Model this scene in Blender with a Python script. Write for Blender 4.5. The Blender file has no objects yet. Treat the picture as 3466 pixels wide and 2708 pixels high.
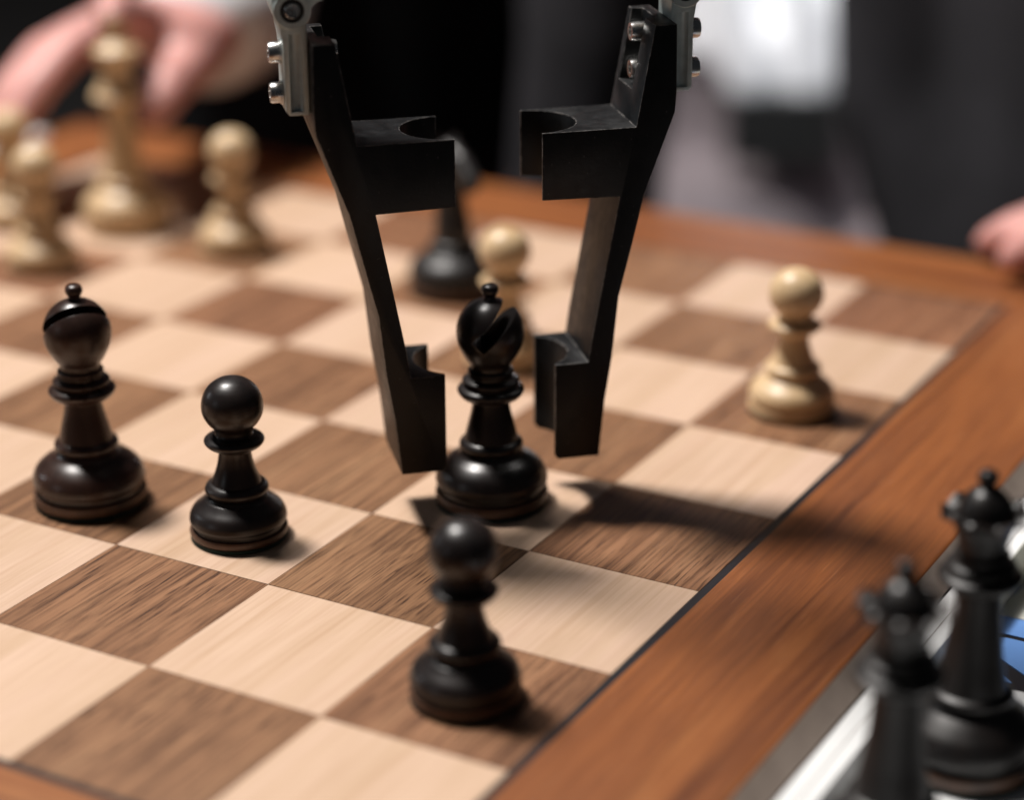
import bpy, bmesh, math, random
from mathutils import Vector, Matrix
random.seed(7)
S = 0.057                      # side of one board square in metres; all coordinates below are in squares
C = bpy.context.scene.collection
scn = bpy.context.scene

# ------------------------------------------------------------------ camera
cam_d = bpy.data.cameras.new("camera")
cam = bpy.data.objects.new("camera", cam_d)
C.objects.link(cam)
RIGHT = Vector((0.87196286, 0.48953657, -0.00589303))
DOWN = Vector((0.17822717, -0.32862348, -0.92749215))
FWD = Vector((-0.45597791, 0.80768841, -0.37379618))
m = Matrix((RIGHT, -DOWN, -FWD)).transposed().to_4x4()
m.translation = Vector((12.19506465, -6.37978148, 5.19567427)) * S
cam.matrix_world = m
cam_d.sensor_width = 36
cam_d.lens = 77.93
cam_d.clip_start = 0.02
cam_d.clip_end = 60
cam_d.dof.use_dof = True
cam_d.dof.focus_distance = 11.55 * S
cam_d.dof.aperture_fstop = 3.2
cam_d.dof.aperture_blades = 9
scn.camera = cam

# ------------------------------------------------------------------ world, lights, exposure
w = bpy.data.worlds.new("World")
scn.world = w
w.use_nodes = True
w.node_tree.nodes['Background'].inputs[0].default_value = (0.80, 0.88, 1.0, 1)
w.node_tree.nodes['Background'].inputs[1].default_value = 0.022
scn.view_settings.view_transform = 'Standard'
scn.view_settings.look = 'None'
scn.view_settings.exposure = 0.0
scn.view_settings.gamma = 1.0

def area(name, direction, dist, size, power, col, target=(6.3, 3.2, 0)):
    d = bpy.data.lights.new(name, 'AREA')
    d.shape = 'DISK'; d.size = size * S; d.energy = power; d.color = col
    o = bpy.data.objects.new(name, d); C.objects.link(o)
    v = Vector(direction).normalized()
    o.location = (Vector(target) + v * dist) * S
    o.rotation_euler = v.to_track_quat('Z', 'Y').to_euler()
    return o
area("key_lamp", (-0.40, 0.04, 0.93), 45, 7.2, 92, (1.0, 0.95, 0.90))
area("ceiling_lamp", (-0.34, 0.12, 0.93), 44, 13, 24, (1.0, 0.96, 0.93))
area("side_lamp", (-0.95, -0.20, 0.30), 50, 9, 3.2, (0.90, 0.95, 1.0))
area("front_lamp", (-0.53, -0.82, 0.27), 50, 7, 1.0, (0.92, 0.96, 1.0))

area("shirt_fill", (0.22, -0.80, 0.55), 8.5, 4, 1.9, (0.97, 0.98, 1.0), target=(0.9, 22, -1))  # added unseen light that brightens the white shirt of person C

# ------------------------------------------------------------------ materials
def newmat(name):
    mt = bpy.data.materials.new(name); mt.use_nodes = True
    nt = mt.node_tree
    return mt, nt, nt.nodes['Principled BSDF']
def N(nt, t, **kw):
    n = nt.nodes.new(t)
    for k, v in kw.items(): setattr(n, k, v)
    return n
def ramp(nt, stops, src, interp='LINEAR'):
    r = N(nt, 'ShaderNodeValToRGB'); r.color_ramp.interpolation = interp
    e = r.color_ramp.elements
    while len(e) < len(stops): e.new(0.5)
    for i, (p, c) in enumerate(stops):
        e[i].position = p; e[i].color = (*c, 1) if len(c) == 3 else c
    nt.links.new(src, r.inputs[0]); return r
def mix(nt, fac, a, b, mode='MIX'):
    n = N(nt, 'ShaderNodeMix', data_type='RGBA', blend_type=mode)
    for sock, v in ((n.inputs[0], fac), (n.inputs[6], a), (n.inputs[7], b)):
        if isinstance(v, (int, float)): sock.default_value = v
        elif isinstance(v, tuple): sock.default_value = (*v, 1)
        else: nt.links.new(v, sock)
    return n.outputs[2]
def math_(nt, op, a, b=None):
    n = N(nt, 'ShaderNodeMath', operation=op)
    for i, v in enumerate((a, b)):
        if v is None: continue
        if isinstance(v, (int, float)): n.inputs[i].default_value = v
        else: nt.links.new(v, n.inputs[i])
    return n.outputs[0]
def coords(nt, rand=True):
    tc = N(nt, 'ShaderNodeTexCoord')
    if not rand: return tc.outputs['Object']
    oi = N(nt, 'ShaderNodeObjectInfo')
    cx = N(nt, 'ShaderNodeCombineXYZ')
    nt.links.new(math_(nt, 'MULTIPLY', oi.outputs['Random'], 3.7), cx.inputs[0])
    nt.links.new(math_(nt, 'MULTIPLY', oi.outputs['Random'], 9.1), cx.inputs[1])
    nt.links.new(math_(nt, 'MULTIPLY', oi.outputs['Random'], 5.3), cx.inputs[2])
    ad = N(nt, 'ShaderNodeVectorMath', operation='ADD')
    nt.links.new(tc.outputs['Object'], ad.inputs[0]); nt.links.new(cx.outputs[0], ad.inputs[1])
    return ad.outputs[0]
def stretched(nt, vec, sc, scale=1.0, detail=4, rough=0.55, dist=0.0):
    mp = N(nt, 'ShaderNodeMapping'); mp.inputs['Scale'].default_value = sc
    nt.links.new(vec, mp.inputs['Vector'])
    nz = N(nt, 'ShaderNodeTexNoise')
    nz.inputs['Scale'].default_value = scale; nz.inputs['Detail'].default_value = detail
    nz.inputs['Roughness'].default_value = rough; nz.inputs['Distortion'].default_value = dist
    nt.links.new(mp.outputs[0], nz.inputs['Vector'])
    return nz.outputs['Fac']
def bump(nt, b, h, strength=0.2, dist=0.0003):
    n = N(nt, 'ShaderNodeBump'); n.inputs['Strength'].default_value = strength
    n.inputs['Distance'].default_value = dist
    nt.links.new(h, n.inputs['Height']); nt.links.new(n.outputs[0], b.inputs['Normal'])

# grain runs along local Y
def wood_maple():
    mt, nt, b = newmat("maple_veneer")
    v = coords(nt)
    broad = stretched(nt, v, (90, 4.5, 20), 1, 3, 0.55, 0.4)
    fine = stretched(nt, v, (1100, 30, 60), 1, 4, 0.6, 0.1)
    line = stretched(nt, v, (300, 2.0, 30), 1, 2, 0.4, 0.25)
    c1 = ramp(nt, [(0.25, (0.565, 0.398, 0.285)), (0.5, (0.62, 0.445, 0.338)), (0.75, (0.65, 0.468, 0.375))], broad).outputs[0]
    ln = ramp(nt, [(0.28, (0.80, 0.72, 0.64)), (0.42, (1, 1, 1))], line).outputs[0]
    c2 = mix(nt, 0.42, c1, ln, 'MULTIPLY')
    fn = ramp(nt, [(0.35, (0.86, 0.82, 0.78)), (0.6, (1, 1, 1))], fine).outputs[0]
    c3 = mix(nt, 0.8, c2, fn, 'MULTIPLY')
    oi = N(nt, 'ShaderNodeObjectInfo')
    tint = ramp(nt, [(0, (1.0, 0.98, 0.92)), (0.5, (0.93, 0.91, 0.86)), (1, (1.0, 0.985, 0.94))], oi.outputs['Random']).outputs[0]
    c4 = mix(nt, 1.0, c3, tint, 'MULTIPLY')
    nt.links.new(c4, b.inputs['Base Color'])
    b.inputs['Roughness'].default_value = 0.42
    bump(nt, b, fine, 0.12, 0.0001)
    return mt
def wood_walnut():
    mt, nt, b = newmat("walnut_veneer")
    v = coords(nt)
    broad = stretched(nt, v, (70, 5, 20), 1, 4, 0.6, 0.6)
    fine = stretched(nt, v, (1050, 17, 60), 1, 4, 0.62, 0.1)
    pore = stretched(nt, v, (2000, 60, 60), 1, 2, 0.5, 0.0)
    patch = stretched(nt, v, (26, 9, 10), 1, 2, 0.5, 0.0)
    c1 = ramp(nt, [(0.22, (0.170, 0.080, 0.040)), (0.5, (0.285, 0.142, 0.075)), (0.78, (0.370, 0.205, 0.112))], broad).outputs[0]
    fn = ramp(nt, [(0.36, (0.28, 0.22, 0.19)), (0.55, (1, 1, 1))], fine).outputs[0]
    c2 = mix(nt, 0.75, c1, fn, 'MULTIPLY')
    pr = ramp(nt, [(0.36, (0.18, 0.12, 0.10)), (0.44, (1, 1, 1))], pore).outputs[0]
    pm = ramp(nt, [(0.32, (0.25, 0.25, 0.25)), (0.58, (1, 1, 1))], patch).outputs[0]
    c3 = mix(nt, pm, c2, mix(nt, 1.0, c2, pr, 'MULTIPLY'))
    oi = N(nt, 'ShaderNodeObjectInfo')
    tint = ramp(nt, [(0, (1.0, 0.97, 0.95)), (0.5, (0.93, 0.98, 0.92)), (1, (1.0, 0.90, 0.90))], oi.outputs['Random']).outputs[0]
    c4 = mix(nt, 1.0, c3, tint, 'MULTIPLY')
    nt.links.new(c4, b.inputs['Base Color'])
    b.inputs['Roughness'].default_value = 0.46
    b.inputs['Specular IOR Level'].default_value = 0.35
    bump(nt, b, pr, 0.3, 0.0001)
    return mt
def wood_frame():
    mt, nt, b = newmat("mahogany_frame")
    v = coords(nt)
    broad = stretched(nt, v, (38, 3.2, 14), 1, 4, 0.6, 1.2)
    fine = stretched(nt, v, (1000, 32, 60), 1, 5, 0.65, 0.1)
    dark = stretched(nt, v, (110, 3.0, 20), 1, 3, 0.55, 0.8)
    fleck = stretched(nt, v, (900, 60, 100), 1, 1, 0.5, 0.0)
    c1 = ramp(nt, [(0.25, (0.150, 0.048, 0.017)), (0.5, (0.265, 0.087, 0.024)), (0.75, (0.340, 0.134, 0.042))], broad).outputs[0]
    fn = ramp(nt, [(0.30, (0.55, 0.47, 0.43)), (0.58, (1, 1, 1))], fine).outputs[0]
    c2 = mix(nt, 0.7, c1, fn, 'MULTIPLY')
    dk = ramp(nt, [(0.33, (0.38, 0.31, 0.31)), (0.47, (1, 1, 1))], dark).outputs[0]
    c3 = mix(nt, 0.75, c2, dk, 'MULTIPLY')
    fl = ramp(nt, [(0.66, (0, 0, 0)), (0.72, (1, 1, 1))], fleck).outputs[0]
    c4 = mix(nt, math_(nt, 'MULTIPLY', fl, 0.10), c3, (0.55, 0.27, 0.12))
    nt.links.new(c4, b.inputs['Base Color'])
    b.inputs['Roughness'].default_value = 0.42
    bump(nt, b, fine, 0.2, 0.0001)
    return mt
def plain(name, col, rough=0.5, metal=0.0, var=0.0, vs=60, coat=0.0, bstr=0.0, bscale=400, spec=None):
    mt, nt, b = newmat(name)
    b.inputs['Base Color'].default_value = (*col, 1)
    b.inputs['Roughness'].default_value = rough; b.inputs['Metallic'].default_value = metal
    b.inputs['Coat Weight'].default_value = coat; b.inputs['Coat Roughness'].default_value = 0.12
    if spec is not None: b.inputs['Specular IOR Level'].default_value = spec
    v = coords(nt, False)
    if var:
        nz = stretched(nt, v, (vs, vs, vs), 1, 5, 0.6)
        lo = tuple(c * (1 - var) for c in col); hi = tuple(min(1, c * (1 + var)) for c in col)
        nt.links.new(ramp(nt, [(0.3, lo), (0.7, hi)], nz).outputs[0], b.inputs['Base Color'])
        rr = ramp(nt, [(0.3, (rough * 0.85,) * 3), (0.7, (min(1, rough * 1.18),) * 3)], nz).outputs[0]
        nt.links.new(rr, b.inputs['Roughness'])
    if bstr:
        nz2 = stretched(nt, v, (bscale,) * 3, 1, 3, 0.6)
        bump(nt, b, nz2, bstr, 0.0003)
    return mt
def turned(name, c0, c1, rough, board_reflection=None):
    # turned wood: faint rings round the axis and vertical grain
    mt, nt, b = newmat(name)
    v = coords(nt)
    g = stretched(nt, v, (160, 160, 14), 1, 4, 0.6, 0.3)
    col = ramp(nt, [(0.3, c0), (0.7, c1)], g).outputs[0]
    if board_reflection:  # brown reflection of the board, painted along the raised edges
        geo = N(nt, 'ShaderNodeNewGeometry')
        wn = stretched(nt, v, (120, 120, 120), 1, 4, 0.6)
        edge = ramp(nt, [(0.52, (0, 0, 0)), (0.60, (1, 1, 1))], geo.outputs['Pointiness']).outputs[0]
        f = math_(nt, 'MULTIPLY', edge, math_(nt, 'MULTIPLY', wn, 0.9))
        col = mix(nt, f, col, board_reflection)
    nt.links.new(col, b.inputs['Base Color'])
    b.inputs['Roughness'].default_value = rough
    sm = stretched(nt, v, (90, 90, 40), 1, 3, 0.6)
    rr = ramp(nt, [(0.3, (rough * 0.85,) * 3), (0.7, (rough * 1.2,) * 3)], sm).outputs[0]
    nt.links.new(rr, b.inputs['Roughness'])
    ln = stretched(nt, v, (6, 6, 1400), 1, 3, 0.7)
    bump(nt, b, math_(nt, 'ADD', math_(nt, 'MULTIPLY', g, 0.5), ln), 0.10, 0.0002)
    return mt
def glint_worn_plastic():
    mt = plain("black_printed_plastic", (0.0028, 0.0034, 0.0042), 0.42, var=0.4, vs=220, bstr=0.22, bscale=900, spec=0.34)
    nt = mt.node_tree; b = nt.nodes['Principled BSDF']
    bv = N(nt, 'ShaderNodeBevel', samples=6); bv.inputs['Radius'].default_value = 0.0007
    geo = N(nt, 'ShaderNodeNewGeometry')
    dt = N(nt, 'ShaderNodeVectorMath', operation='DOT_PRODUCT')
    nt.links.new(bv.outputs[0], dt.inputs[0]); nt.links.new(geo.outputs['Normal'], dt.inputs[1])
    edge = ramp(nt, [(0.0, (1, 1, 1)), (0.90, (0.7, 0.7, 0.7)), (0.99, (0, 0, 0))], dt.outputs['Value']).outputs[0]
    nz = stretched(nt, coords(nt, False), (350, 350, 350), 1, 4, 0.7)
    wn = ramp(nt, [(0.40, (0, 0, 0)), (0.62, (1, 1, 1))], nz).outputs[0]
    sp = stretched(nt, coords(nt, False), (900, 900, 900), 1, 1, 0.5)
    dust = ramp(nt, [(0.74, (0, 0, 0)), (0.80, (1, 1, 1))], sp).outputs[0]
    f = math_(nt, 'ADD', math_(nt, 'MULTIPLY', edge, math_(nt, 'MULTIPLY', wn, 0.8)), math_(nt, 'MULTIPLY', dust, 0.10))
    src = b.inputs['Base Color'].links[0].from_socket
    nt.links.new(mix(nt, f, src, (0.45, 0.42, 0.40)), b.inputs['Base Color'])  # lighter edges: some wear, mostly glints of rounded edges painted into the colour
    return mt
M = dict(
    maple=wood_maple(), walnut=wood_walnut(), frame=wood_frame(),
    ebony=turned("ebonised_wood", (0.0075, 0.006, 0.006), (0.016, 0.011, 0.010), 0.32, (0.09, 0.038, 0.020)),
    ebony_bounce=turned("ebonised_wood_board_bounce", (0.045, 0.021, 0.012), (0.110, 0.052, 0.028), 0.42),  # brown light off the board, painted into the colour of the foot rings
    ebony_brown_plain=turned("ebonised_wood_brown_plain", (0.016, 0.008, 0.006), (0.036, 0.018, 0.013), 0.32),
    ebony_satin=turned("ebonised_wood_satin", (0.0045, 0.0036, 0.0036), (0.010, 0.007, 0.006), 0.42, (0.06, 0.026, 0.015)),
    raw_cut=plain("matte_stain_in_the_cut", (0.006, 0.005, 0.005), 0.9, spec=0.05),
    ebony_plain=turned("ebonised_wood_plain", (0.0075, 0.006, 0.006), (0.015, 0.010, 0.009), 0.32),
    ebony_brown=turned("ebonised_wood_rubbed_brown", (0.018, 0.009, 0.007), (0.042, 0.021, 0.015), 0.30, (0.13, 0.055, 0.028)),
    box=turned("boxwood", (0.57, 0.395, 0.215), (0.67, 0.490, 0.295), 0.38),
    felt=plain("green_felt", (0.008, 0.026, 0.022), 0.95, var=0.4, vs=900, bstr=0.6, bscale=1500),
    string=plain("black_inlay", (0.012, 0.011, 0.014), 0.42),
    edge=plain("board_edge_reflection", (0.36, 0.29, 0.245), 0.34, var=0.25, vs=40),  # pale tone paints the reflected surroundings onto the frame's outer bevel
    finger=glint_worn_plastic(),
    alu=plain("satin_aluminium", (0.55, 0.63, 0.62), 0.45, metal=0.30, var=0.10, vs=300, bstr=0.12, bscale=2500),
    steel=plain("bright_steel", (0.50, 0.50, 0.49), 0.28, metal=1.0, var=0.08, vs=300),
    rubber=plain("black_ring", (0.010, 0.010, 0.010), 0.5),
    table=plain("white_laminate", (0.80, 0.81, 0.81), 0.40, var=0.02, vs=30),
    beige=plain("beige_panel", (0.56, 0.56, 0.50), 0.5, var=0.04, vs=60),
    blue=plain("blue_print", (0.135, 0.290, 0.640), 0.45),
    seam=plain("seam_line", (0.16, 0.11, 0.08), 0.6),
    skin=plain("skin", (0.60, 0.30, 0.27), 0.45, var=0.15, vs=60, bstr=0.2, bscale=300),
    white_cloth=plain("white_cotton", (0.76, 0.77, 0.80), 0.8, var=0.05, vs=30, bstr=0.4, bscale=60),
    black_cloth=plain("black_wool", (0.0040, 0.0048, 0.0055), 0.9, var=0.3, vs=30, spec=0.15),
    charcoal=plain("charcoal_suit_wool", (0.027, 0.0265, 0.031), 0.9, var=0.35, vs=14, bstr=0.4, bscale=60, spec=0.25),
    mauve=plain("grey_mauve_trousers", (0.155, 0.130, 0.140), 0.9, var=0.25, vs=14, bstr=0.5, bscale=25),
    leather=plain("black_leather", (0.010, 0.011, 0.011), 0.5),
    hair=plain("dark_hair", (0.02, 0.014, 0.010), 0.6),
    floor=plain("dark_carpet", (0.030, 0.028, 0.028), 0.95, var=0.2, vs=20),
    wall=plain("dark_wall", (0.012, 0.013, 0.015), 0.9, var=0.1, vs=2),
)
# subsurface on skin
sk = M['skin'].node_tree.nodes['Principled BSDF']
sk.inputs['Subsurface Weight'].default_value = 0.25
sk.inputs['Subsurface Radius'].default_value = (0.012, 0.004, 0.002)
sk.inputs['Subsurface Scale'].default_value = 0.5

# ------------------------------------------------------------------ mesh helpers (coordinates in squares, scaled here)
def obj(name, bm, mat, parent=None, loc=(0, 0, 0), smooth=None, rot=0.0):
    me = bpy.data.meshes.new(name)
    bmesh.ops.recalc_face_normals(bm, faces=bm.faces)
    bmesh.ops.scale(bm, vec=(S, S, S), verts=bm.verts)
    bm.to_mesh(me); bm.free()
    me.materials.append(mat)
    if smooth is not None:
        for p in me.polygons: p.use_smooth = True
        me.set_sharp_from_angle(angle=math.radians(smooth))
    o = bpy.data.objects.new(name, me); C.objects.link(o)
    o.location = Vector(loc) * S; o.rotation_euler[2] = rot
    if parent: o.parent = parent
    return o
def thing(name, label, cat, loc=(0, 0, 0), rz=0.0, group=None):
    o = bpy.data.objects.new(name, None); C.objects.link(o)
    o.empty_display_size = 0.01
    o.location = Vector(loc) * S; o.rotation_euler[2] = rz
    tag(o, label, cat, group); return o
def tag(o, label=None, cat=None, group=None, kind=None):
    if label: o['label'] = label
    if cat: o['category'] = cat
    if group: o['group'] = group
    if kind: o['kind'] = kind
    return o
def copy_tree(o, loc, label, group=None, rz=0.0):
    c = o.copy(); C.objects.link(c); c.location = Vector(loc) * S; c.rotation_euler[2] = rz
    c['label'] = label
    if group: c['group'] = group
    for ch in list(o.children):
        k = ch.copy(); C.objects.link(k); k.parent = c
        for g in list(ch.children):
            q = g.copy(); C.objects.link(q); q.parent = k
    return c
def box(bm, x0, x1, y0, y1, z0, z1):
    vs = [bm.verts.new((x, y, z)) for z in (z0, z1) for y in (y0, y1) for x in (x0, x1)]
    for f in ((0, 1, 3, 2), (4, 5, 7, 6), (0, 1, 5, 4), (2, 3, 7, 6), (0, 2, 6, 4), (1, 3, 7, 5)):
        bm.faces.new([vs[i] for i in f])
def prism(bm, pts, y0, y1):           # outline in x,z extruded along y
    a = [bm.verts.new((x, y0, z)) for x, z in pts]; b = [bm.verts.new((x, y1, z)) for x, z in pts]
    bm.faces.new(a); bm.faces.new(b)
    for i in range(len(pts)):
        j = (i + 1) % len(pts); bm.faces.new((a[i], a[j], b[j], b[i]))
def cyl(bm, p0, p1, r0, r1=None, n=32):
    r1 = r0 if r1 is None else r1
    p0, p1 = Vector(p0), Vector(p1); d = (p1 - p0).normalized()
    a = d.orthogonal().normalized(); b = d.cross(a)
    A = [bm.verts.new(p0 + (a * math.cos(t) + b * math.sin(t)) * r0) for t in [2 * math.pi * i / n for i in range(n)]]
    B = [bm.verts.new(p1 + (a * math.cos(t) + b * math.sin(t)) * r1) for t in [2 * math.pi * i / n for i in range(n)]]
    bm.faces.new(A); bm.faces.new(B)
    for i in range(n): bm.faces.new((A[i], A[(i + 1) % n], B[(i + 1) % n], B[i]))
def bevel(bm, w, seg=2, ang=30):
    es = [e for e in bm.edges if len(e.link_faces) == 2 and e.calc_face_angle(0) > math.radians(ang)]
    bmesh.ops.bevel(bm, geom=es, offset=w, segments=seg, affect='EDGES', profile=0.5)
def curve_pts(pr, k=6):
    # profile points (r, h[, 1 = corner]); Catmull-Rom between corners
    out = []
    n = len(pr)
    P = [Vector((p[0], p[1])) for p in pr]; cn = [len(p) > 2 or i in (0, n - 1) for i, p in enumerate(pr)]
    for i in range(n - 1):
        p1, p2 = P[i], P[i + 1]
        p0 = P[i - 1] if not cn[i] else p1 * 2 - p2
        p3 = P[i + 2] if not cn[i + 1] else p2 * 2 - p1
        if cn[i] and cn[i + 1]:
            out.append(p1); continue
        for q in range(k):
            t = q / k
            out.append(0.5 * ((2 * p1) + (p2 - p0) * t + (2 * p0 - 5 * p1 + 4 * p2 - p3) * t * t + (3 * p1 - p0 - 3 * p2 + p3) * t ** 3))
    out.append(P[-1]); return out
def lathe(bm, pr, n=72, k=6):
    pts = curve_pts(pr, k); rings = []
    for p in pts:
        r = max(p.x, 0)
        if r < 1e-4: rings.append([bm.verts.new((0, 0, p.y))])
        else: rings.append([bm.verts.new((r * math.cos(2 * math.pi * i / n), r * math.sin(2 * math.pi * i / n), p.y)) for i in range(n)])
    for a, b in zip(rings, rings[1:]):
        if len(a) == 1 and len(b) == 1: continue
        for i in range(n):
            j = (i + 1) % n
            if len(a) == 1: bm.faces.new((a[0], b[i], b[j]))
            elif len(b) == 1: bm.faces.new((a[i], a[j], b[0]))
            else: bm.faces.new((a[i], a[j], b[j], b[i]))
    if len(rings[0]) > 1: bm.faces.new(rings[0])
    if len(rings[-1]) > 1: bm.faces.new(rings[-1])
def boolean(o, cutters, bev=None):
    # subtract temporary meshes, optionally soften edges, bake into the object's own mesh
    tmp = []
    for cb in cutters:
        t = obj('cut', cb, M['finger']); tmp.append(t)
        t.matrix_world = o.matrix_world.copy() if not o.parent else Matrix.Identity(4)
        md = o.modifiers.new('b', 'BOOLEAN'); md.operation = 'DIFFERENCE'; md.solver = 'EXACT'; md.object = t
    if bev:
        md = o.modifiers.new('v', 'BEVEL'); md.width = bev * S; md.segments = 2; md.limit_method = 'ANGLE'; md.angle_limit = math.radians(35)
    bake(o)
    for t in tmp: bpy.data.objects.remove(t)
def bake(o, smooth=35):
    bpy.context.view_layer.update()
    dg = bpy.context.evaluated_depsgraph_get()
    me = bpy.data.meshes.new_from_object(o.evaluated_get(dg))
    o.modifiers.clear(); o.data = me
    for p in me.polygons: p.use_smooth = True
    me.set_sharp_from_angle(angle=math.radians(smooth))

# ================================================================== SETTING
TZ = -0.13                     # table top
FZ = TZ - 13.26                 # floor
bm = bmesh.new(); box(bm, -70, 70, -60, 75, FZ - 0.4, FZ)
tag(obj('floor', bm, M['floor']), kind='structure')
bm = bmesh.new(); box(bm, -70, 70, 70, 71, FZ, FZ + 60)
tag(obj('wall', bm, M['wall']), kind='structure')

# table: white top with a raised rim strip next to the board, a beige panel and its blue print
table = thing('playing_table', 'white topped table under the chessboard, beige panel and blue print at its right edge', 'table', (0, 0, TZ))
bm = bmesh.new(); box(bm, -1.5, -1.052, -1.5, 8.80, -0.55, 0)
obj('table_top', bm, M['table'], table)
bm = bmesh.new(); box(bm, -1.0, 9.0, -1.0, 8.80, -0.55, -0.15)
obj('board_recess', bm, M['string'], table)
bm = bmesh.new(); box(bm, 9.052, 9.135, -1.5, 8.8, -0.55, 0.0); bevel(bm, 0.003, 1)
obj('rim_strip', bm, M['table'], table)
bm = bmesh.new(); box(bm, 9.135, 9.141, -1.5, 8.8, -0.5, -0.003)
obj('seam', bm, M['seam'], table)
bm = bmesh.new(); box(bm, 9.141, 9.215, -1.5, 8.8, -0.55, 0.0)
obj('rim_strip', bm, M['table'], table)
TR = -0.25                       # sunken tray beside the board
bm = bmesh.new(); box(bm, 9.216, 9.222, 4.22, 8.8, -0.55, -0.001)
box(bm, 9.222, 10.7, 4.22, 8.8, -0.55, TR)
obj('beige_panel', bm, M['beige'], table)
bm = bmesh.new(); box(bm, 9.216, 10.7, -1.5, 3.45, -0.55, TR)
obj('white_panel', bm, M['table'], table)
bm = bmesh.new(); box(bm, 9.216, 10.7, 3.452, 4.218, -0.55, TR - 0.006)
obj('dark_panel', bm, M['string'], table)
def slab(bm, pts, z, h=0.006):
    a = [bm.verts.new((x, y, z - h)) for x, y in pts]; b = [bm.verts.new((x, y, z)) for x, y in pts]
    bm.faces.new(a); bm.faces.new(b)
    for i in range(len(pts)): bm.faces.new((a[i], a[(i + 1) % len(pts)], b[(i + 1) % len(pts)], b[i]))
def shift(pts): return [(x - .135, y + .475) for x, y in pts]
bm = bmesh.new(); slab(bm, shift([(9.355, 3.54), (10.6, 3.54), (10.6, 3.735), (9.355, 3.735)]), TR + 0.001)
obj('blue_band', bm, M['blue'], table)
pts = [(9.52, 3.50)] + [(9.52 + .09 * math.sin(math.radians(-q)) - .02, 3.41 + .09 * math.cos(math.radians(q))) for q in range(10, 91, 16)] + [(9.44, 3.36), (9.52, 3.27), (9.72, 3.13), (9.95, 3.03), (10.6, 3.03), (10.6, 3.50)]
bm = bmesh.new(); slab(bm, shift(pts), TR + 0.001)
obj('blue_shape', bm, M['blue'], table)
bm = bmesh.new(); slab(bm, shift([(9.37, 3.04), (9.66, 3.04), (9.52, 3.17), (9.42, 3.22), (9.37, 3.2)]), TR + 0.001)
obj('blue_shape', bm, M['blue'], table)
for x, y in ((-1, -1), (10.2, -1), (-1, 8), (10.2, 8)):
    bm = bmesh.new(); box(bm, x - .35, x + .35, y - .35, y + .35, FZ - TZ, -0.55)
    obj('leg', bm, M['string'], table)

# ================================================================== CHESSBOARD
board = thing('chessboard', 'wooden chessboard of maple and walnut squares with a reddish brown frame and black inlay line', 'chessboard')
bm = bmesh.new(); box(bm, -0.90, 8.90, -0.90, 8.90, TZ - 0.01, -0.08)
obj('base_board', bm, M['edge'], board)
g = 0.0022
tile_me = {}
for kind in ('light', 'dark'):
    bm = bmesh.new(); box(bm, -0.5 + g, 0.5 - g, -0.5 + g, 0.5 - g, -0.075, 0)
    t = obj('tmp', bm, M['maple'] if kind == 'light' else M['walnut']); tile_me[kind] = t.data
    bpy.data.objects.remove(t)
for i in range(8):
    for j in range(8):
        kind = 'dark' if (i + j) % 2 == 0 else 'light'
        o = bpy.data.objects.new(kind + '_square', tile_me[kind]); C.objects.link(o)
        o.location = Vector((i + 0.5, j + 0.5, random.uniform(-0.0006, 0.0006))) * S; o.parent = board
# inlay strips
L0, L1, F1 = 8.0, 8.047, 9.040
for x0, x1, y0, y1 in ((L0, L1, 0, L0), (-0.047, 0, 0, L0), (-0.047, L1, L0, L1), (-0.047, L1, -0.047, 0)):
    bm = bmesh.new(); box(bm, x0 + .0005, x1 - .0005, y0 + .0005, y1 - .0005, -0.075, -0.0012)
    obj('inlay_strip', bm, M['string'], board)
# mitred frame rails, local Y along the rail
def rail():
    bm = bmesh.new()
    a, b = L1, F1; ca = 4.0
    ys = lambda d: (-(d - ca), d - ca)
    q = 0.02
    prof = [(a, -0.075), (a, 0.0), (8.928, 0.0), (8.938, -.003), (8.946, -.010), (b, -.125), (b - .005, -.135), (b - 0.03, -.140), (a + .2, -.140), (a + .2, -0.075)]
    lo, hi = [], []
    for x, z in prof:
        d = x
        lo.append(bm.verts.new((x - ca, -(d - ca) + 0.001, z))); hi.append(bm.verts.new((x - ca, (d - ca) - 0.001, z)))
    bm.faces.new(lo); bm.faces.new(hi)
    for k in range(len(prof)):
        l = (k + 1) % len(prof); bm.faces.new((lo[k], lo[l], hi[l], hi[k]))
    return bm
r0 = None
for k in range(4):
    if r0 is None:
        r0 = obj('frame_rail', rail(), M['frame'], board, (4, 4, 0)); o = r0
        r0.data.materials.append(M['edge'])
        for p in r0.data.polygons:
            if p.normal.x > 0.75: p.material_index = 1
    else:
        o = r0.copy(); C.objects.link(o); o.parent = board
    o.rotation_euler[2] = k * math.pi / 2

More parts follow.
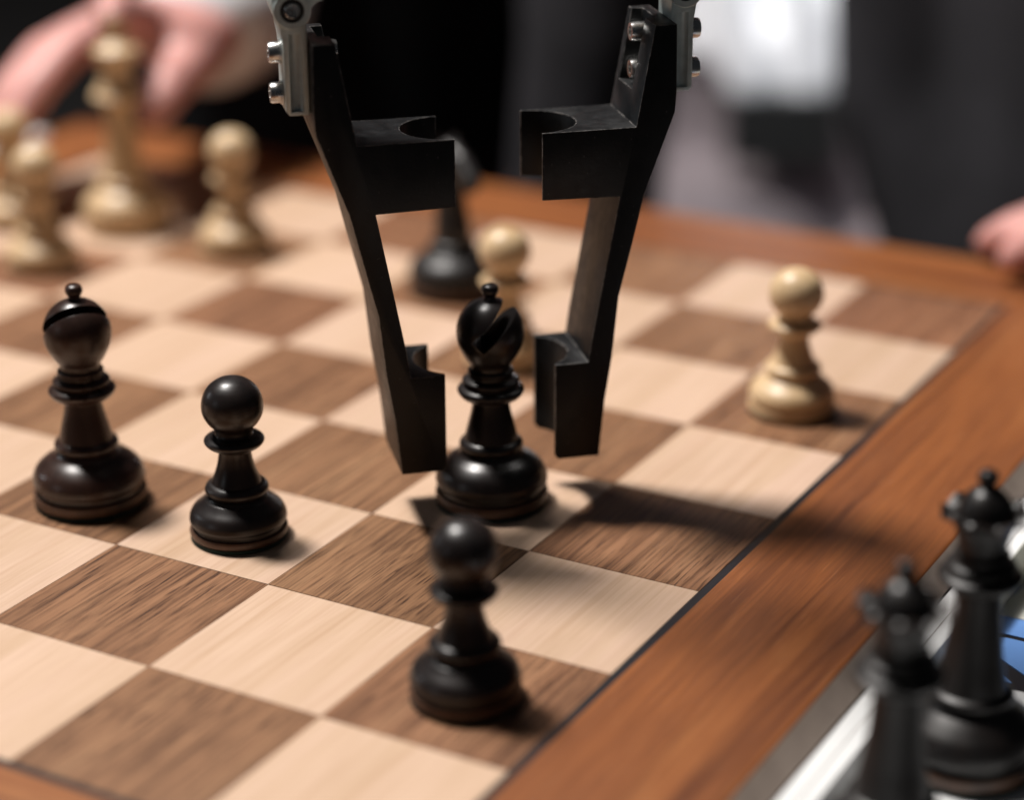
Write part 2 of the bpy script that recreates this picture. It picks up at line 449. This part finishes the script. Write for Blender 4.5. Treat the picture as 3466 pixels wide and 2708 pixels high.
# ================================================================== CHESS PIECES
def felt(parent, r): 
    bm = bmesh.new(); lathe(bm, [(r - .012, 0.0005, 1), (r, 0.006, 1), (r, 0.022, 1), (r - .006, 0.026, 1)], 72)
    return obj('felt_pad', bm, M['felt'], parent, smooth=40)
def part(name, pr, mat, parent, smooth=38, n=80):
    bm = bmesh.new(); lathe(bm, pr, n); return obj(name, bm, mat, parent, smooth=smooth)
def base_parts(t, mat, R, hs, rs, ring_r):
    # R foot radius, hs height of dome top, rs radius at dome top, ring_r collar of the foot
    felt(t, R * 0.985)
    k = hs / 0.33
    part('foot_ring', [(R * .97, .0265, 1), (R * .99, .034), (R * .995, .070 * k), (R * .98, .086 * k, 1), (R * .90, .0875 * k, 1)], M['box'] if mat is M['box'] else M['ebony_bounce'], t)
    pr = [(R * .90, .088 * k, 1), (R * .915, .088 * k, 1), (R * .905, .104 * k), (R * .905, .122 * k, 1), (R * .965, .128 * k, 1),
          (R * .985, .142 * k), (R * .985, .165 * k), (R * .965, .192 * k), (R * .90, .232 * k), (R * .76, .272 * k), (ring_r * 1.12, .300 * k, 1), (ring_r * 1.06, .308 * k), (ring_r * 1.0, .322 * k), (rs, .330 * k, 1)]
    return part('base', pr, mat, t)
def pawn(name, label, mat, loc, group):
    t = thing(name, label, 'pawn', loc, 0, group)
    base_parts(t, mat, 0.268, 0.255, 0.150, 0.160)
    part('stem', [(.150, .2552, 1), (.160, .262), (.172, .280), (.170, .300), (.152, .318), (.135, .325, 1), (.128, .345), (.112, .385), (.098, .430), (.089, .480), (.087, .510, 1)], mat, t)
    part('collar', [(.087, .5102, 1), (.100, .513, 1), (.115, .522), (.145, .540), (.162, .562), (.158, .578), (.135, .592), (.105, .600), (.098, .612, 1)], mat, t)
    part('head', [(.098, .6122, 1), (.106, .640), (.136, .672), (.160, .718), (.166, .760), (.158, .815), (.130, .868), (.085, .905), (.040, .921), (.0, .925)], mat, t, smooth=60)
    return t
def bishop(name, label, mat, loc, slot_dir, group, low=-.050):
    t = thing(name, label, 'bishop', loc, 0, group)
    base_parts(t, mat, 0.318, 0.325, 0.165, 0.172)
    part('stem', [(.160, .3252, 1), (.170, .332), (.178, .348), (.176, .368), (.160, .385, 1), (.150, .390, 1), (.143, .420), (.128, .480), (.112, .545), (.102, .600), (.100, .622, 1)], mat, t)
    part('collar', [(.100, .6222, 1), (.135, .628), (.165, .645), (.184, .672), (.183, .688), (.165, .702, 1), (.150, .706, 1), (.150, .716, 1), (.158, .728), (.155, .742), (.135, .754, 1), (.122, .760, 1),
                    (.122, .778, 1), (.128, .788), (.125, .800), (.112, .808, 1)], mat, t)
    bm = bmesh.new()
    lathe(bm, [(.112, .8082, 1), (.116, .835), (.145, .880), (.176, .945), (.187, 1.010), (.180, 1.070), (.155, 1.125), (.115, 1.170), (.070, 1.196), (.040, 1.204, 1), (.034, 1.212, 1)], 80)
    h = obj('head', bm, M['ebony_plain' if mat is M['ebony'] else 'ebony_brown_plain'], t, smooth=60)
    # oblique slot cut
    cb = bmesh.new(); box(cb, -0.115, 0.42, -0.4, 0.4, low, low + .090 if low < -.04 else .028)
    ang = math.radians(47)
    mt = Matrix.Translation((0.0, 0, 1.062)) @ Matrix.Rotation(-ang, 4, 'Y')
    bmesh.ops.transform(cb, matrix=Matrix.Rotation(slot_dir, 4, 'Z') @ mt, verts=cb.verts)
    h.parent = None; boolean(h, [cb], 0.006); h.parent = t
    h.data.materials.append(M['raw_cut'])
    nn = Matrix.Rotation(slot_dir, 3, 'Z') @ (Matrix.Rotation(-ang, 3, 'Y') @ Vector((0, 0, 1)))
    for p in h.data.polygons:
        if abs(p.normal.dot(nn)) > 0.9995 and p.area > 1e-7: p.material_index = 1
    for p in h.data.polygons: p.use_smooth = True
    part('finial', [(.034, 1.2122, 1), (.033, 1.222), (.044, 1.240), (.048, 1.258), (.040, 1.280), (.020, 1.290), (.0, 1.292)], mat, t, smooth=60, n=40)
    return t
def royal(name, label, cat, mat, loc, king, H, group=None, rz=0.0):
    t = thing(name, label, cat, loc, rz, group)
    R = 0.335
    base_parts(t, mat, R, 0.36, 0.185, 0.192)
    z0 = 0.3602
    sc = (H - 1.5)
    c = 1.0 + (0.06 if king else 0)
    part('stem', [(.180, z0, 1), (.192, z0 + .008), (.200, z0 + .026), (.196, z0 + .046), (.176, z0 + .060, 1), (.166, z0 + .064, 1), (.156, .48), (.136, .58), (.120, .70), (.110, .82), (.107, c - .06, 1)], mat, t)
    part('collar', [(.107, c - .0598, 1), (.140, c - .055), (.175, c - .035), (.196, c - .008), (.194, c + .010), (.172, c + .024, 1), (.155, c + .028, 1), (.155, c + .036, 1), (.164, c + .050), (.160, c + .064), (.140, c + .076, 1),
                    (.126, c + .080, 1), (.126, c + .096, 1), (.133, c + .106), (.129, c + .118), (.112, c + .126, 1)], mat, t)
    d = c + .1262
    if king:
        part('crown', [(.112, d, 1), (.112, d + .03), (.124, d + .09), (.146, d + .165), (.168, d + .215), (.172, d + .228, 1), (.160, d + .236, 1), (.135, d + .250), (.085, d + .285), (.045, d + .300, 1), (.036, d + .304, 1)], mat, t)
        z = d + .304
        bm = bmesh.new()
        prism(bm, [(-.036, z), (.036, z), (.026, z + .055), (.075, z + .040), (.080, z + .118), (.026, z + .100), (.038, z + .162), (-.038, z + .162), (-.026, z + .100), (-.080, z + .118), (-.075, z + .040), (-.026, z + .055)], -.028, .028)
        bevel(bm, 0.006, 2)
        obj('cross', bm, mat, t, smooth=40)
    else:
        bm = bmesh.new()
        n = 96; rings = []
        pr = curve_pts([(.112, d, 1), (.112, d + .03), (.126, d + .09), (.152, d + .150), (.204, d + .215, 1)], 6)
        inn = curve_pts([(.188, d + .210, 1), (.156, d + .190), (.132, d + .182, 1)], 4)
        def ring(r, zz, pk): 
            vs = []
            for i in range(n):
                a = 2 * math.pi * i / n
                s = abs(math.sin(a * 4))          # eight points with scallops between
                dz = -pk * (1 - abs(math.cos(a * 4))) ** 0.7
                vs.append(bm.verts.new((r * math.cos(a), r * math.sin(a), zz + dz)))
            return vs
        for k, p in enumerate(pr): rings.append(ring(p.x, p.y, 0.052 * max(0, (k / (len(pr) - 1)) - .75) / .25))
        for k, p in enumerate(inn): rings.append(ring(p.x, p.y, 0.052 * (1 - k / (len(inn) - 1)) * .9))
        for a, b in zip(rings, rings[1:]):
            for i in range(n): bm.faces.new((a[i], a[(i + 1) % n], b[(i + 1) % n], b[i]))
        bm.faces.new(rings[0]); bm.faces.new(rings[-1])
        obj('crown', bm, mat, t, smooth=50)
        e = d + .178
        part('dome', [(.131, e, 1), (.128, e + .03), (.110, e + .075), (.075, e + .115), (.042, e + .135, 1), (.034, e + .139, 1)], mat, t, smooth=60)
        e += .1392
        part('finial', [(.034, e, 1), (.032, e + .008), (.046, e + .030), (.049, e + .050), (.038, e + .074), (.018, e + .083), (.0, e + .085)], mat, t, smooth=60, n=40)
    return t

bp = pawn('black_pawn', 'black pawn standing on a light square between the left bishop and the gripper', M['ebony'], (5.515, 2.42, 0), 'black pawns')
copy_tree(bp, (7.50, 1.475, 0), 'blurred black pawn nearest the camera, on a dark square in front of the gripped bishop', 'black pawns')
# screen-space look of the mitre cuts: one opens to the right, the other towards the viewer
a_right = math.atan2(0.4895, 0.872)
bishop('black_bishop', 'black bishop with its mitre cut seen side on, between the jaws of the gripper', M['ebony'], (6.50, 3.47, 0), a_right + 0.05, 'black bishops')
bishop('black_bishop', 'brownish black bishop at the far left, on a dark square beside a black pawn', M['ebony_brown'], (4.51, 2.39, 0), a_right - 1.15, 'black bishops', -.026)
wp = pawn('white_pawn', 'pale wooden pawn standing alone near the right edge of the board', M['box'], (7.46, 5.52, 0), 'white pawns')
copy_tree(wp, (5.50, 5.40, 0), 'pale pawn half hidden behind the gripped black bishop', 'white pawns')
copy_tree(wp, (2.53, 6.51, 0), 'pale pawn left of the gripper, to the right of the king', 'white pawns')
copy_tree(wp, (1.52, 5.49, 0), 'pale pawn in front and to the left of the held king', 'white pawns')
copy_tree(wp, (0.62, 6.22, 0), 'pale pawn cut by the left edge of the photo, below the fingers', 'white pawns')
royal('white_king', 'pale wooden king held by the crown in a hand', 'king', M['box'], (1.46, 6.56, 0), True, 1.65, rz=0.5)
q = royal('black_queen', 'black queen standing off the board on the white table, the farther and sharper of two', 'queen', M['ebony_satin'], (9.565, 2.66, TZ + TR), False, 1.5, 'captured black queens', 0.2)
copy_tree(q, (9.56, 1.60, TZ + TR), 'black queen closest to the camera beside the board, strongly blurred', 'captured black queens', 0.55)

# ================================================================== ROBOT GRIPPER
ga = math.atan2(0.67743032, 0.73486106)
grip = thing('robot_gripper', 'two fingered black robot gripper with grey metal brackets, closing on a bishop', 'robot gripper', (6.50, 3.47, 0), ga)
T = 0.50
def socket_head(name, parent, x0, x1, y, z, r, rough_r=None):
    # cap screw lying along x from its seat x0 to its face x1, with a sunken socket
    L = abs(x1 - x0)
    bm = bmesh.new()
    lathe(bm, [(r, 0, 1), (r, L * .80, 1), (r * .90, L, 1), (r * .52, L, 1), (r * .50, L * .45, 1), (0, L * .40)], 28)
    rot = Matrix.Rotation(math.pi / 2 if x1 > x0 else -math.pi / 2, 4, 'Y')
    bmesh.ops.transform(bm, matrix=Matrix.Translation((x0, y, z)) @ rot, verts=bm.verts)
    return obj(name, bm, M['steel'], parent, smooth=35)
def finger(sgn):
    P = [(.952, 2.712), (.835, 2.712), (.741, 2.178), (.233, 2.178), (.233, 1.815), (.655, 1.805), (.512, 1.035), (.490, .882), (.305, .882), (.305, .345), (.325, .325),
         (.552, .325), (.583, .650), (.622, .905), (.655, 1.245), (.726, 1.534), (.788, 1.800), (.950, 2.245), (.957, 2.340)]
    bm = bmesh.new(); prism(bm, [(x * sgn, z) for x, z in P], -T / 2, T / 2)
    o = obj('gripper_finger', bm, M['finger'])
    cs = []
    cb = bmesh.new(); cyl(cb, (.235 * sgn, 0, 1.70), (.235 * sgn, 0, 2.30), .236, n=64); cs.append(cb)
    cb = bmesh.new(); cyl(cb, (.160 * sgn, 0, .20), (.160 * sgn, 0, 1.05), .268, n=64); cs.append(cb)
    cb = bmesh.new(); a, b = sorted((.55 * sgn, .895 * sgn)); box(cb, a, b, -.06, .19, 2.335, 3.0); cs.append(cb)
    boolean(o, cs, 0.008)
    o.parent = grip
    for z in (2.62, 2.42):          # nuts and screw ends in the recess
        socket_head('screw', o, .895 * sgn, .785 * sgn, .045, z, .052)
    return o
def bracket(sgn):
    P = [(.9585, 2.335), (.970, 2.325), (1.060, 2.325), (1.078, 2.345), (1.080, 2.700), (1.095, 2.790), (1.128, 2.880), (1.120, 3.00), (.80, 3.52), (.60, 3.54), (.52, 3.44), (.64, 3.05), (.83, 2.930), (.905, 2.898), (.940, 2.866), (.9585, 2.825)]
    bm = bmesh.new(); prism(bm, [(x * sgn, z) for x, z in P], -.125, .105)
    o = obj('bracket', bm, M['alu'])
    cs = []
    cb = bmesh.new(); cyl(cb, (1.021 * sgn, -.142, 2.345), (1.021 * sgn, -.142, 2.745), .036, n=24); cs.append(cb)
    boolean(o, cs, 0.010)
    o.parent = grip
    c = (1.030 * sgn, 2.868)
    bm = bmesh.new()
    lathe(bm, [(.062, .0, 1), (.062, .022, 1), (.092, .022, 1), (.096, .018, 1), (.096, .0, 1)], 56)
    bmesh.ops.transform(bm, matrix=Matrix.Translation((c[0], -.126, c[1])) @ Matrix.Rotation(math.pi / 2, 4, 'X'), verts=bm.verts)
    obj('boss', bm, M['alu'], o, smooth=40)
    bm = bmesh.new(); lathe(bm, [(.040, 0, 1), (.040, .016, 1), (.062, .016, 1), (.062, .0, 1)], 48)
    bmesh.ops.transform(bm, matrix=Matrix.Translation((c[0], -.126, c[1])) @ Matrix.Rotation(math.pi / 2, 4, 'X'), verts=bm.verts)
    obj('pivot_ring', bm, M['rubber'], o, smooth=40)
    bm = bmesh.new(); lathe(bm, [(.0385, .0, 1), (.0385, .024, 1), (.035, .027, 1), (.024, .0262, 1), (.0235, .0245, 1), (.012, .0245, 1), (.0115, .0262, 1), (.006, .0262, 1), (.004, .020, 1), (0, .020)], 48)
    bmesh.ops.transform(bm, matrix=Matrix.Translation((c[0], -.126, c[1])) @ Matrix.Rotation(math.pi / 2, 4, 'X'), verts=bm.verts)
    obj('pivot_pin', bm, M['steel'], o, smooth=30)
    for z in (2.635, 2.425):
        bm = bmesh.new(); cyl(bm, (1.0805 * sgn, -.015, z), (1.092 * sgn, -.015, z), .062, n=32)
        obj('washer', bm, M['steel'], o, smooth=40)
        socket_head('screw', o, 1.0925 * sgn, 1.145 * sgn, -.015, z, .054)
    return o
for s in (-1, 1):
    finger(s); bracket(s)
# gripper body above the picture
bm = bmesh.new(); box(bm, -.90, .90, -.14, .14, 5.2, 5.7); bevel(bm, .08, 3)
obj('palm', bm, M['alu'], grip, smooth=40)
for s in (-1, 1):
    bm = bmesh.new(); prism(bm, [(.62 * s, 3.50), (.76 * s, 3.50), (.78 * s, 5.2), (.60 * s, 5.2)], -.08, .06)
    obj('link', bm, M['alu'], grip)
bm = bmesh.new(); lathe(bm, [(.18, 5.7, 1), (.20, 5.73, 1), (.20, 7.4, 1), (.30, 7.5, 1), (.30, 9.3, 1), (.28, 9.4, 1)], 48)
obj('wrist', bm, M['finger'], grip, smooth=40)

# ================================================================== PEOPLE
def tube(bm, pts, rad, n=20, cap=1.0):
    # rounded tapering limb; rad entries r or (r_side, r_front)
    P = [Vector(p) for p in pts]
    fr = []
    for i, p in enumerate(P):
        d = ((P[min(i + 1, len(P) - 1)] - P[max(i - 1, 0)])).normalized()
        ref = Vector((0, 0, 1)) if abs(d.z) < 0.8 else Vector((0, 1, 0))
        a = d.cross(ref).normalized(); b = d.cross(a).normalized()
        r = rad[i] if isinstance(rad[i], tuple) else (rad[i], rad[i])
        fr.append((p, d, a, b, r))
    rings = []
    def ring(p, a, b, ra, rb): rings.append([bm.verts.new(p + a * ra * math.cos(2 * math.pi * k / n) + b * rb * math.sin(2 * math.pi * k / n)) for k in range(n)])
    p, d, a, b, r = fr[0]
    for t in (80, 55, 28): ring(p - d * min(r) * cap * math.sin(math.radians(t)), a, b, r[0] * math.cos(math.radians(t)), r[1] * math.cos(math.radians(t)))
    for p, d, a, b, r in fr: ring(p, a, b, r[0], r[1])
    p, d, a, b, r = fr[-1]
    for t in (28, 55, 80): ring(p + d * min(r) * cap * math.sin(math.radians(t)), a, b, r[0] * math.cos(math.radians(t)), r[1] * math.cos(math.radians(t)))
    for A, B in zip(rings, rings[1:]):
        for k in range(n): bm.faces.new((A[k], A[(k + 1) % n], B[(k + 1) % n], B[k]))
    bm.faces.new(rings[0]); bm.faces.new(rings[-1])
def fuse(name, bm, mat, voxel, parent=None, sm=4, disp=None):
    o = obj(name, bm, mat)
    md = o.modifiers.new('r', 'REMESH'); md.mode = 'VOXEL'; md.voxel_size = voxel * S
    md = o.modifiers.new('s', 'SMOOTH'); md.iterations = sm; md.factor = 0.6
    bake(o, 180)
    if parent: o.parent = parent
    return o
def hand(bm, wrist, palm, fingers, thumb, fr=.165):
    tube(bm, [wrist, palm[0], palm[1]], [(.42, .32), (.54, .32), (.62, .26)])
    for f in fingers: tube(bm, f, [fr * 1.15, fr * 1.05, fr * .98, fr * .82][:len(f)], 14)
    tube(bm, thumb, [fr * 1.9, fr * 1.35, fr * 1.2, fr * 1.0][:len(thumb)], 14)

def knight(name, label, mat, loc, rz):
    t = thing(name, label, 'knight', loc, rz)
    base_parts(t, mat, 0.325, 0.33, 0.150, 0.165)
    part('stem', [(.150, .3302, 1), (.165, .338), (.172, .355), (.165, .375), (.150, .385, 1), (.10, .40, 1)], mat, t)
    bm = bmesh.new()
    tube(bm, [(.0, 0, .44), (-.02, 0, .60), (-.05, 0, .78), (-.04, 0, .93), (.0, 0, 1.0)], [(.15, .130), (.135, .108), (.14, .10), (.135, .095), (.10, .08)])
    tube(bm, [(-.02, 0, .99), (.12, 0, .95), (.27, 0, .86)], [(.09, .115), (.082, .105), (.068, .075)])
    for sd in (-1, 1): tube(bm, [(-.03, sd * .045, 1.03), (-.05, sd * .055, 1.12)], [.032, .014], 10)
    for q in range(6): tube(bm, [(-.13 - .012 * math.sin(q), 0, .62 + q * .075), (-.165, 0, .64 + q * .075)], [.035, .022], 10)
    o = fuse('head', bm, mat, .012, None, 3)
    o.parent = t
    return t
knight('black_knight', 'black knight far back, partly hidden by the left gripper jaw', M['ebony_satin'], (4.47, 6.47, 0), math.radians(-30))

# --- person A: seated behind the far edge, moving the pale king
bm = bmesh.new()
ax, ay = -1.30, 14.2
tube(bm, [(ax, ay + .3, -5.0), (ax, ay, -1.5), (ax, ay, 2.0), (ax, ay, 4.2)], [(2.9, 1.9), (2.6, 1.7), (2.9, 1.8), (2.4, 1.3)])
tube(bm, [(ax, ay, 4.0), (ax, ay - .2, 5.8)], [1.05, 1.0])
tube(bm, [(ax, ay - .35, 6.4), (ax, ay - .3, 7.6), (ax, ay - .2, 8.4)], [(1.15, 1.2), (1.35, 1.55), (1.2, 1.4)])
tube(bm, [(ax, ay - 1.75, 7.2), (ax, ay - 1.85, 6.95)], [.20, .26])
tube(bm, [(-4.4, 14.0, 4.0), (-1.8, 12.7, .95), (.80, 8.9, 1.15)], [.95, .75, .42])
tube(bm, [(1.9, 14.0, 4.0), (2.15, 13.3, .2), (1.3, 12.9, -3.4)], [.95, .60, .48])
for s in (-1, 1): tube(bm, [(ax + s * 1.4, ay, -4.6), (ax + s * 1.7, ay - 4.0, -4.4)], [1.5, 1.25])
hand(bm, (.86, 8.72, 1.15), [(.94, 8.20, 1.20), (.80, 7.72, 1.29)],
     [[(1.02, 7.60, 1.38), (1.08, 7.15, 1.55), (1.22, 6.85, 1.66), (1.35, 6.66, 1.60)],
      [(.72, 7.55, 1.34), (.60, 7.02, 1.22), (.60, 6.58, .98), (.61, 6.30, .72)],
      [(.46, 7.68, 1.28), (.28, 7.10, 1.14), (.24, 6.68, .88), (.27, 6.44, .62)],
      [(.22, 7.85, 1.18), (-.02, 7.40, 1.02), (-.08, 7.05, .76), (-.05, 6.86, .54)]],
     [(1.12, 8.05, 1.14), (1.34, 7.60, 1.08), (1.46, 7.18, 1.00), (1.54, 6.90, .88)])
pa = fuse('person', bm, M['skin'], .075)
tag(pa, 'person in dark clothes with a white cuff, holding the pale king', 'person')
bm = bmesh.new()
tube(bm, [(ax, ay + .3, -5.2), (ax, ay, -1.5), (ax, ay, 2.0), (ax, ay, 4.3)], [(3.2, 2.3), (3.05, 2.15), (3.3, 2.2), (2.9, 1.6)])
tube(bm, [(-4.4, 14.0, 4.0), (-1.8, 12.7, .95), (.42, 9.62, 1.02)], [1.15, .98, .68])
j = fuse('jacket', bm, M['black_cloth'], .13, pa); j['label'] = 'black jacket'
bm = bmesh.new()
tube(bm, [(.42, 9.62, 1.12), (.92, 8.42, 1.20)], [.64, .60])
j = fuse('shirt_cuff', bm, M['white_cloth'], .06, pa); j['label'] = 'white shirt cuff'
bm = bmesh.new()
tube(bm, [(1.9, 14.0, 4.0), (2.15, 13.25, .2), (2.05, 13.1, -1.6), (1.3, 12.9, -3.4)], [1.1, .80, .80, .7])
j = fuse('jacket_sleeve', bm, M['charcoal'], .13, pa); j['label'] = 'charcoal jacket sleeve'
bm = bmesh.new(); tube(bm, [(ax, ay + .25, 7.6), (ax, ay + .1, 8.5)], [(1.45, 1.5), (1.3, 1.45)])
fuse('hair', bm, M['hair'], .12, pa)
bm = bmesh.new()
for s in (-1, 1): tube(bm, [(ax + s * 1.4, ay + .4, -4.7), (ax + s * 1.7, ay - 4.3, -4.5), (ax + s * 1.7, ay - 4.5, FZ + .6)], [1.65, 1.35, .8])
fuse('trousers', bm, M['black_cloth'], .15, pa)

# --- person B: charcoal suit at the far right, hand resting on the frame
bx, by = 8.65, 14.0
bm = bmesh.new()
tube(bm, [(bx, by + .3, -5.0), (bx, by, -1.5), (bx, by, 2.0), (bx, by, 4.2)], [(2.9, 1.9), (2.7, 1.8), (3.0, 1.9), (2.4, 1.3)])
tube(bm, [(bx, by, 4.0), (bx, by - .2, 5.8)], [1.05, 1.0])
tube(bm, [(bx, by - .35, 6.4), (bx, by - .3, 7.6), (bx, by - .2, 8.4)], [(1.15, 1.2), (1.35, 1.55), (1.2, 1.4)])
tube(bm, [(bx, by - 1.75, 7.2), (bx, by - 1.85, 6.95)], [.20, .26])
tube(bm, [(bx + 3.3, 13.8, 4.0), (bx + 3.3, 12.6, .6), (9.95, 10.3, .56)], [.95, .72, .42])
tube(bm, [(bx - 3.2, 13.8, 4.0), (bx - 3.1, 13.6, 0), (bx - 1.6, 12.8, -3.5)], [.95, .72, .48])
hand(bm, (9.9, 10.2, .55), [(9.35, 9.85, .48), (8.75, 9.50, .42)],
     [[(8.55, 9.25, .42), (8.15, 9.08, .40), (7.82, 8.97, .28), (7.62, 8.90, .17)],
      [(8.62, 9.05, .42), (8.28, 8.80, .42), (8.02, 8.65, .30), (7.88, 8.58, .17)],
      [(8.85, 8.95, .40), (8.60, 8.66, .40), (8.40, 8.50, .28), (8.28, 8.42, .17)],
      [(9.10, 9.00, .38), (8.98, 8.72, .38), (8.86, 8.54, .28), (8.80, 8.46, .17)]],
     [(9.0, 9.9, .38), (8.5, 9.75, .34), (8.15, 9.55, .28)])
pb = fuse('person', bm, M['skin'], .075)
tag(pb, 'person in a charcoal suit at the far right, fingertips resting on the board frame', 'person')
bm = bmesh.new()
tube(bm, [(bx, by + .3, -5.2), (bx, by, -1.5), (bx, by, 2.0), (bx, by, 4.3)], [(3.35, 2.4), (3.25, 2.35), (3.3, 2.3), (2.9, 1.6)])
tube(bm, [(bx + 3.3, 13.8, 4.0), (bx + 3.3, 12.6, .6), (10.3, 10.8, .58)], [1.15, .98, .66])
tube(bm, [(bx - 3.2, 13.8, 4.0), (bx - 3.1, 13.6, 0), (bx - 1.6, 12.8, -3.5)], [1.15, .95, .72])
tube(bm, [(bx - 1.3, by - 2.1, 3.4), (bx - .9, by - 2.3, 0), (bx - 1.4, by - 2.2, -3.0)], [.30, .38, .4])
tube(bm, [(bx + .9, by - 2.1, 3.4), (bx + .5, by - 2.3, 0), (bx + 1.3, by - 2.2, -3.0)], [.30, .38, .4])
j = fuse('jacket', bm, M['charcoal'], .13, pb); j['label'] = 'charcoal suit jacket'
bm = bmesh.new(); tube(bm, [(bx, by + .25, 7.6), (bx, by + .1, 8.5)], [(1.45, 1.5), (1.3, 1.45)])
fuse('hair', bm, M['hair'], .12, pb)
bm = bmesh.new()
for s in (-1, 1): tube(bm, [(bx + s * 1.4, by + .4, -4.7), (bx + s * 1.7, by - 4.3, -4.5), (bx + s * 1.7, by - 4.5, FZ + .6)], [1.65, 1.35, .8])
fuse('trousers', bm, M['charcoal'], .15, pb)

# --- person C: far behind, between the two
cx, cy = 0.6, 23.0
fx, fy = 0.49, -0.87            # faces the camera side
def cp(f, s, z): return (cx + fx * f - fy * s * -1 * -1, cy + fy * f + fx * s, z)
def cp(f, s, z): return (cx + fx * f + 0.87 * s, cy + fy * f + 0.49 * s, z)
bm = bmesh.new()
tube(bm, [cp(0, 0, -4.8), cp(0, 0, -1.5), cp(0, 0, 2.0), cp(0, 0, 4.2)], [(2.5, 1.7), (2.3, 1.6), (2.7, 1.7), (2.3, 1.3)])
tube(bm, [cp(0, 0, 4.0), cp(.1, 0, 5.8)], [1.05, 1.0])
tube(bm, [cp(.3, 0, 6.4), cp(.3, 0, 7.6), cp(.2, 0, 8.4)], [(1.15, 1.2), (1.35, 1.55), (1.2, 1.4)])
for s in (-1, 1):
    tube(bm, [cp(0, s * 2.9, 4.0), cp(-.4, s * 3.5, -.2), cp(2.6, s * 3.7, -2.9), cp(3.4, s * 3.6, -3.3)], [.9, .7, .45, .4])
    tube(bm, [cp(0, s * 1.3, -4.6), cp(6.2, s * 1.6, -4.5), cp(6.4, s * 1.6, FZ + .7)], [1.3, 1.0, .6])
pc = fuse('person', bm, M['skin'], .11)
tag(pc, 'person far behind in a white shirt, black belt bag and grey mauve trousers', 'person')
bm = bmesh.new()
tube(bm, [cp(0, 0, -1.85), cp(0, 0, 0.5), cp(0, 0, 2.2), cp(0, 0, 4.3)], [(3.0, 2.4), (2.9, 2.2), (3.0, 2.0), (2.7, 1.5)], cap=.12)
for s in (-1, 1): tube(bm, [cp(0, s * 2.9, 4.0), cp(-.4, s * 3.5, -.1), cp(.8, s * 3.6, -1.2)], [1.15, 1.0, .95], cap=.3)
for q in range(5): tube(bm, [cp(2.35, -2.2 + q * .9, 1.2 - .2 * q), cp(2.5, -1.5 + q * .85, -.4), cp(2.5, -1.2 + q * .8, -1.95 - .12 * (q % 2))], [.10, .24, .34], 12)
j = fuse('shirt', bm, M['white_cloth'], .15, pc); j['label'] = 'white shirt'
bm = bmesh.new()
tube(bm, [cp(0, 0, -3.6), cp(0, 0, -1.9)], [(2.85, 2.25), (2.8, 2.2)], cap=.1)
for s in (-1, 1): tube(bm, [cp(0, s * 1.3, -4.7), cp(6.3, s * 1.7, -4.4), cp(6.5, s * 1.7, FZ + .7)], [1.6, 1.35, .85])
fuse('trousers', bm, M['mauve'], .15, pc)
bm = bmesh.new(); box(bm, -.72, .72, -.25, .25, -.46, .46); bevel(bm, .15, 3)
o = obj('belt_bag', bm, M['leather'], None, cp(2.75, -.75, -2.42), smooth=50, rot=math.atan2(.49, .87)); o.parent = pc
o['label'] = 'black belt bag'
bm = bmesh.new(); tube(bm, [cp(0, 0, 7.7), cp(-.1, 0, 8.5)], [(1.45, 1.5), (1.3, 1.45)])
fuse('hair', bm, M['hair'], .15, pc)
